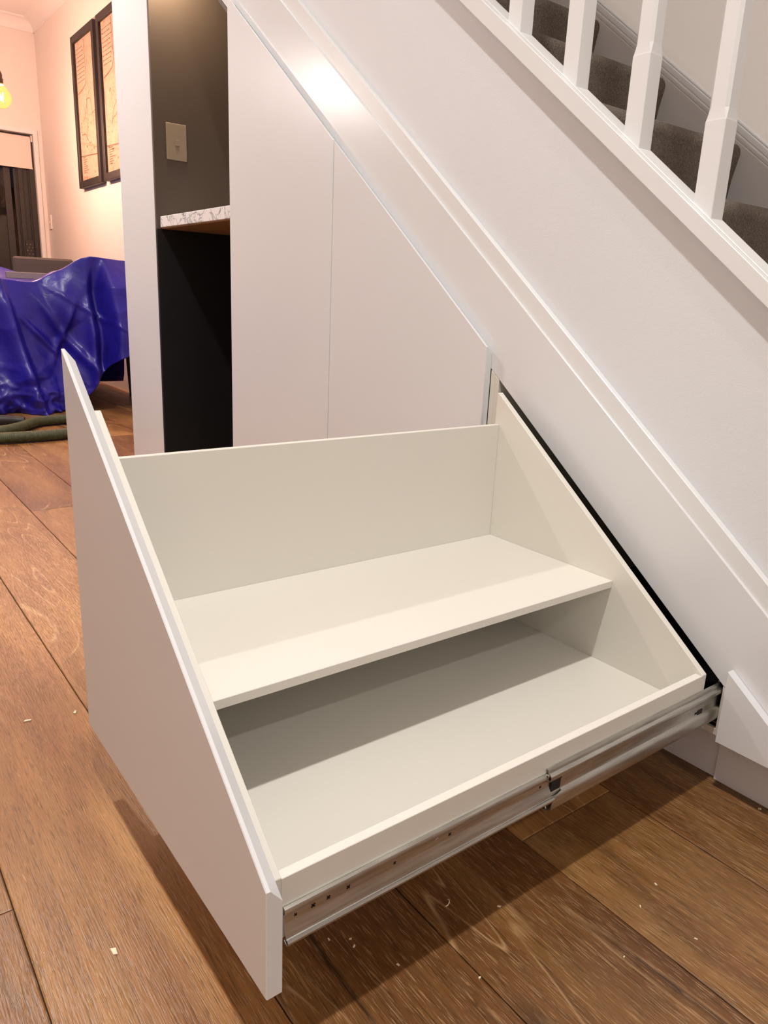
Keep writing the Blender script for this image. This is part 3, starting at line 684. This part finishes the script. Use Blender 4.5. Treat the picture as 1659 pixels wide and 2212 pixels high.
# blue plastic sheet
def lerp(tab, y):
    if y <= tab[0][0]: return tab[0][1]
    for (a, va), (b2, vb) in zip(tab, tab[1:]):
        if y <= b2:
            t = (y - a) / (b2 - a); t = t * t * (3 - 2 * t) * .5 + t * .5; return va + (vb - va) * t
    return tab[-1][1]
TOPZ = [(-2.7, 1.040), (-.24, 1.046), (-.20, 1.036), (-.02, 1.020), (.03, 1.022), (.24, 1.128), (.40, 1.228), (.46, 1.242), (.72, 1.226), (.98, 1.208)]
BOTZ = [(-2.7, .004), (.06, .004), (.20, .02), (.34, .13), (.47, .30), (.58, .44), (.68, .475), (.80, .46), (.98, .46)]
def gs(d, s): return math.exp(-(d / s) ** 2)
def tarp_front(y, v):
    zt, zb = lerp(TOPZ, y), lerp(BOTZ, y); z = zb + (zt - zb) * v
    d = 1 - v                                    # 0 at the table edge, 1 at the hem
    x = -6.16 + .10 * d
    yr = -.225 + .19 * (1.04 - z)                # long ridge falling to the right
    e = y - yr
    x += (.20 * d + .05) * (gs(e, .10) if e < 0 else gs(e, .030) * .55 + gs(e, .22) * .45)
    x += .10 * d * gs(y - (-.75 + .1 * d), .16) + .09 * d * gs(y - (-1.25), .14) + .10 * d * gs(y + 1.8, .15)
    e2 = y - (.20 + .10 * d); x += .09 * math.sin(min(1, d * 2.2) * math.pi) * gs(e2, .10)
    if y > .2:                                   # sheet over the chair back
        t = min(1, (y - .2) / .25); x += .13 * t
        edge = .545 + .02 * math.sin(6 * v)
        s = 1 / (1 + math.exp(-(y - edge) / .010)); x += (.16 * s - .09 * gs(y - (edge - .07), .06)) * min(1, d * 3.5) * (1 if v > .0 else 1)
        x += .05 * gs(y - .42, .035) * min(1, d * 3)
    # wrinkles
    q = Vector((x * .7, y * 3.2, z * 3.2))
    wr = noise.noise(q * .9 + Vector((3, 0, 0))) * .05 + (.5 - abs(noise.noise(q * 1.5))) * .03
    cr = max(0, 1 - z / .40) * (1 if y < .12 else .5)
    wr += cr * ((.5 - abs(noise.noise(q * 2.2 + Vector((0, 9, 2))))) * .13 + (.5 - abs(noise.noise(q * 5.5))) * .05)
    # creases running down from the pinched corner over the chair
    for yc, zc, sl, am, wd in ((.10, .80, .55, .05, .035), (.22, .66, -.40, .045, .03), (.02, .62, .9, .04, .03), (.36, .42, .75, .05, .04), (.30, .88, 1.6, .03, .03)):
        dd = (y - yc) - sl * (zc - z); wr += am * gs(dd, wd) * gs(z - zc, .20)
    x += wr * min(1, .25 + 1.3 * d)
    return (x, y, max(z, .004))
ny, nv, nb = 230, 110, 46
bm = bmesh.new(); grid = []
for i in range(ny + 1):
    y_ = -2.7 + 3.70 * (i / ny) ** .62
    y_ = min(y_, .985); col_ = []
    for j in range(nv + 1): col_.append(bm.verts.new(tarp_front(y_, j / nv)))
    zt = lerp(TOPZ, y_); x0 = tarp_front(y_, 1.0)[0]
    for j in range(1, nb + 1):
        t = j / nb; x = x0 - 1.75 * t
        drop = 1 / (1 + math.exp(-(t - .16) / .035)) if y_ > 0 else 1 / (1 + math.exp(-(t - .02) / .02))
        z = zt + (1.024 - zt) * max(0, drop)
        z += .135 * gs(x + 7.25, .30) * gs(y_ + .12, .38)
        z += .010 * (noise.noise(Vector((x * 4, y_ * 4, 0))) + .6 * abs(noise.noise(Vector((x * 9, y_ * 9, 3)))))
        if y_ > .33: z = z - (z - .12) * min(1, max(0, (t - .47) / .08)) * min(1, (y_ - .33) / .05)  # unseen rear drop, added to block light under the hem
        col_.append(bm.verts.new((x, y_, z)))
    grid.append(col_)
for A, B in zip(grid, grid[1:]):
    for j in range(len(A) - 1): bm.faces.new([A[j], B[j], B[j + 1], A[j + 1]])
bmesh.ops.remove_doubles(bm, verts=bm.verts, dist=1e-5)
tp_ = from_bm('plastic_sheet', bm, 'blue_plastic', None, True)
tag(tp_, 'crumpled deep blue plastic dust sheet draped over table and chair', 'dust sheet')
md = tp_.modifiers.new('thickness', 'SOLIDIFY'); md.thickness = .0012

# vacuum hose on the floor
def spline(pts, n):
    pts = [Vector(p) for p in pts]; out = []
    P_ = [pts[0]] + pts + [pts[-1]]
    for i in range(1, len(P_) - 2):
        p0, p1, p2, p3 = P_[i - 1], P_[i], P_[i + 1], P_[i + 2]
        for k in range(n):
            t = k / n; out.append(.5 * ((2 * p1) + (-p0 + p2) * t + (2 * p0 - 5 * p1 + 4 * p2 - p3) * t * t + (-p0 + 3 * p1 - 3 * p2 + p3) * t ** 3))
    out.append(pts[-1]); return out
vh = thing('vacuum_hose', (-5.1, -.1, 0), 'green ribbed vacuum hose coiled on the floor before the blue sheet', 'hose')
hz = .039
path = spline([(-5.66, -1.05, hz), (-5.45, -.80, hz), (-5.17, -.66, hz), (-5.03, -.52, hz), (-5.12, -.37, hz), (-5.32, -.205, hz), (-5.37, -.003, hz), (-5.32, .09, hz), (-5.17, .145, hz), (-4.98, .12, hz), (-4.83, .02, hz), (-4.765, -.16, hz),
               (-4.752, -.36, hz), (-4.765, -.56, hz), (-4.80, -.9, hz), (-4.95, -1.3, hz)], 60)
bm = bmesh.new(); tube(bm, path, .036, 14, True, lambda i: .0375 - .0035 * (i % 3 == 0)); from_bm('hose_tube', bm, 'green_hose', vh, True)
bm = bmesh.new()
p2 = spline([(-5.47, -.36, hz), (-5.50, -.56, hz), (-5.62, -.80, hz), (-5.85, -.95, hz)], 40)
tube(bm, p2, .036, 14, True, lambda i: .0375 - .0035 * (i % 3 == 0)); from_bm('hose_tube', bm, 'green_hose', vh, True)
bm = bmesh.new(); tube(bm, [(-5.385, -.275, hz), (-5.395, -.30, hz), (-5.425, -.345, hz), (-5.455, -.385, hz), (-5.475, -.44, hz), (-5.485, -.475, hz)], .042, 16, True, lambda i: [.030, .036, .039, .041, .043, .043][i]); shade_auto(from_bm('hose_cuff', bm, 'rubber_black', vh), 50)

# wood shavings on the floor
CHIP_LABELS = ['chunky pale wood shaving on the planks in front of the drawer front', 'pale wood shaving on the planks near the left picture edge', 'pale wood flake beside the long plank seam left of the drawer front',
    'pale wood shaving below the middle of the drawer, near the dark floor crack', 'pale wood chip just outside the drawer shadow near the drawer front', 'upright pale wood chip on the lit floor towards the lower picture edge',
    'pale wood chip lowest on the lit floor right of the drawer front', 'pale wood chip alone on the lit floor right of the drawer middle', 'bright white wood crumb at the foot of the right kickboard', 'pale wood chip next to the seam on the lit floor',
    'pale wood crumb rightmost on the lit floor planks', 'smallest pale wood crumb on the lower right lit floor', 'pale wood chip inside the drawer shadow by the drawer front, nearer the camera', 'pale wood chip inside the drawer shadow, next to another chip']
def chip(px, py, rz, l_, w_, h_, lb):
    bm = bmesh.new(); extr(bm, [(-l_, -w_), (l_ * .7, -w_ * .8), (l_, w_ * .6), (-l_ * .6, w_)], 'z', 0.0003, h_, 0)
    o = from_bm('wood_shaving', bm, 'wood_shaving', None, False, (0, 0, 0))
    o.location = Vector((px, py, 0)) * S; o.rotation_euler = (0, 0, rz)
    tag(o, lb, 'shaving', 'wood shavings scattered on the floor')
SHAV = [(-.4870, -1.1885, .008, .004), (-1.2501, -1.1496, .009, .003), (-1.2283, -1.0475, .007, .003), (-.2061, -.6200, .0035, .0015), (-.2812, -.8733, .003, .0015), (-.2137, -.8361, .0025, .0014),
        (-.1235, -.7465, .0025, .0014), (-.0802, -.3452, .003, .0015), (-.0784, .0304, .004, .0025), (-.0651, -.4139, .003, .0012), (.0299, -.3962, .003, .0012), (-.0176, -.5268, .002, .001), (-.3156, -.8996, .0025, .0012), (-.2964, -.8701, .0025, .0012)]
for i, (x, y_, l_, w_) in enumerate(SHAV): chip(x, y_, i * 1.3, l_, w_, .002, CHIP_LABELS[i])
bm = bmesh.new(); tube(bm, [(-.2683, -.6837, .0016), (-.2640, -.6838, .0030), (-.2600, -.6875, .0034), (-.2575, -.6930, .0028), (-.2582, -.6980, .0016)], .0010, 6)
tag(from_bm('wood_shaving', bm, 'wood_shaving', None, True), 'curled pale wood shaving in the drawer shadow on the floor', 'shaving')
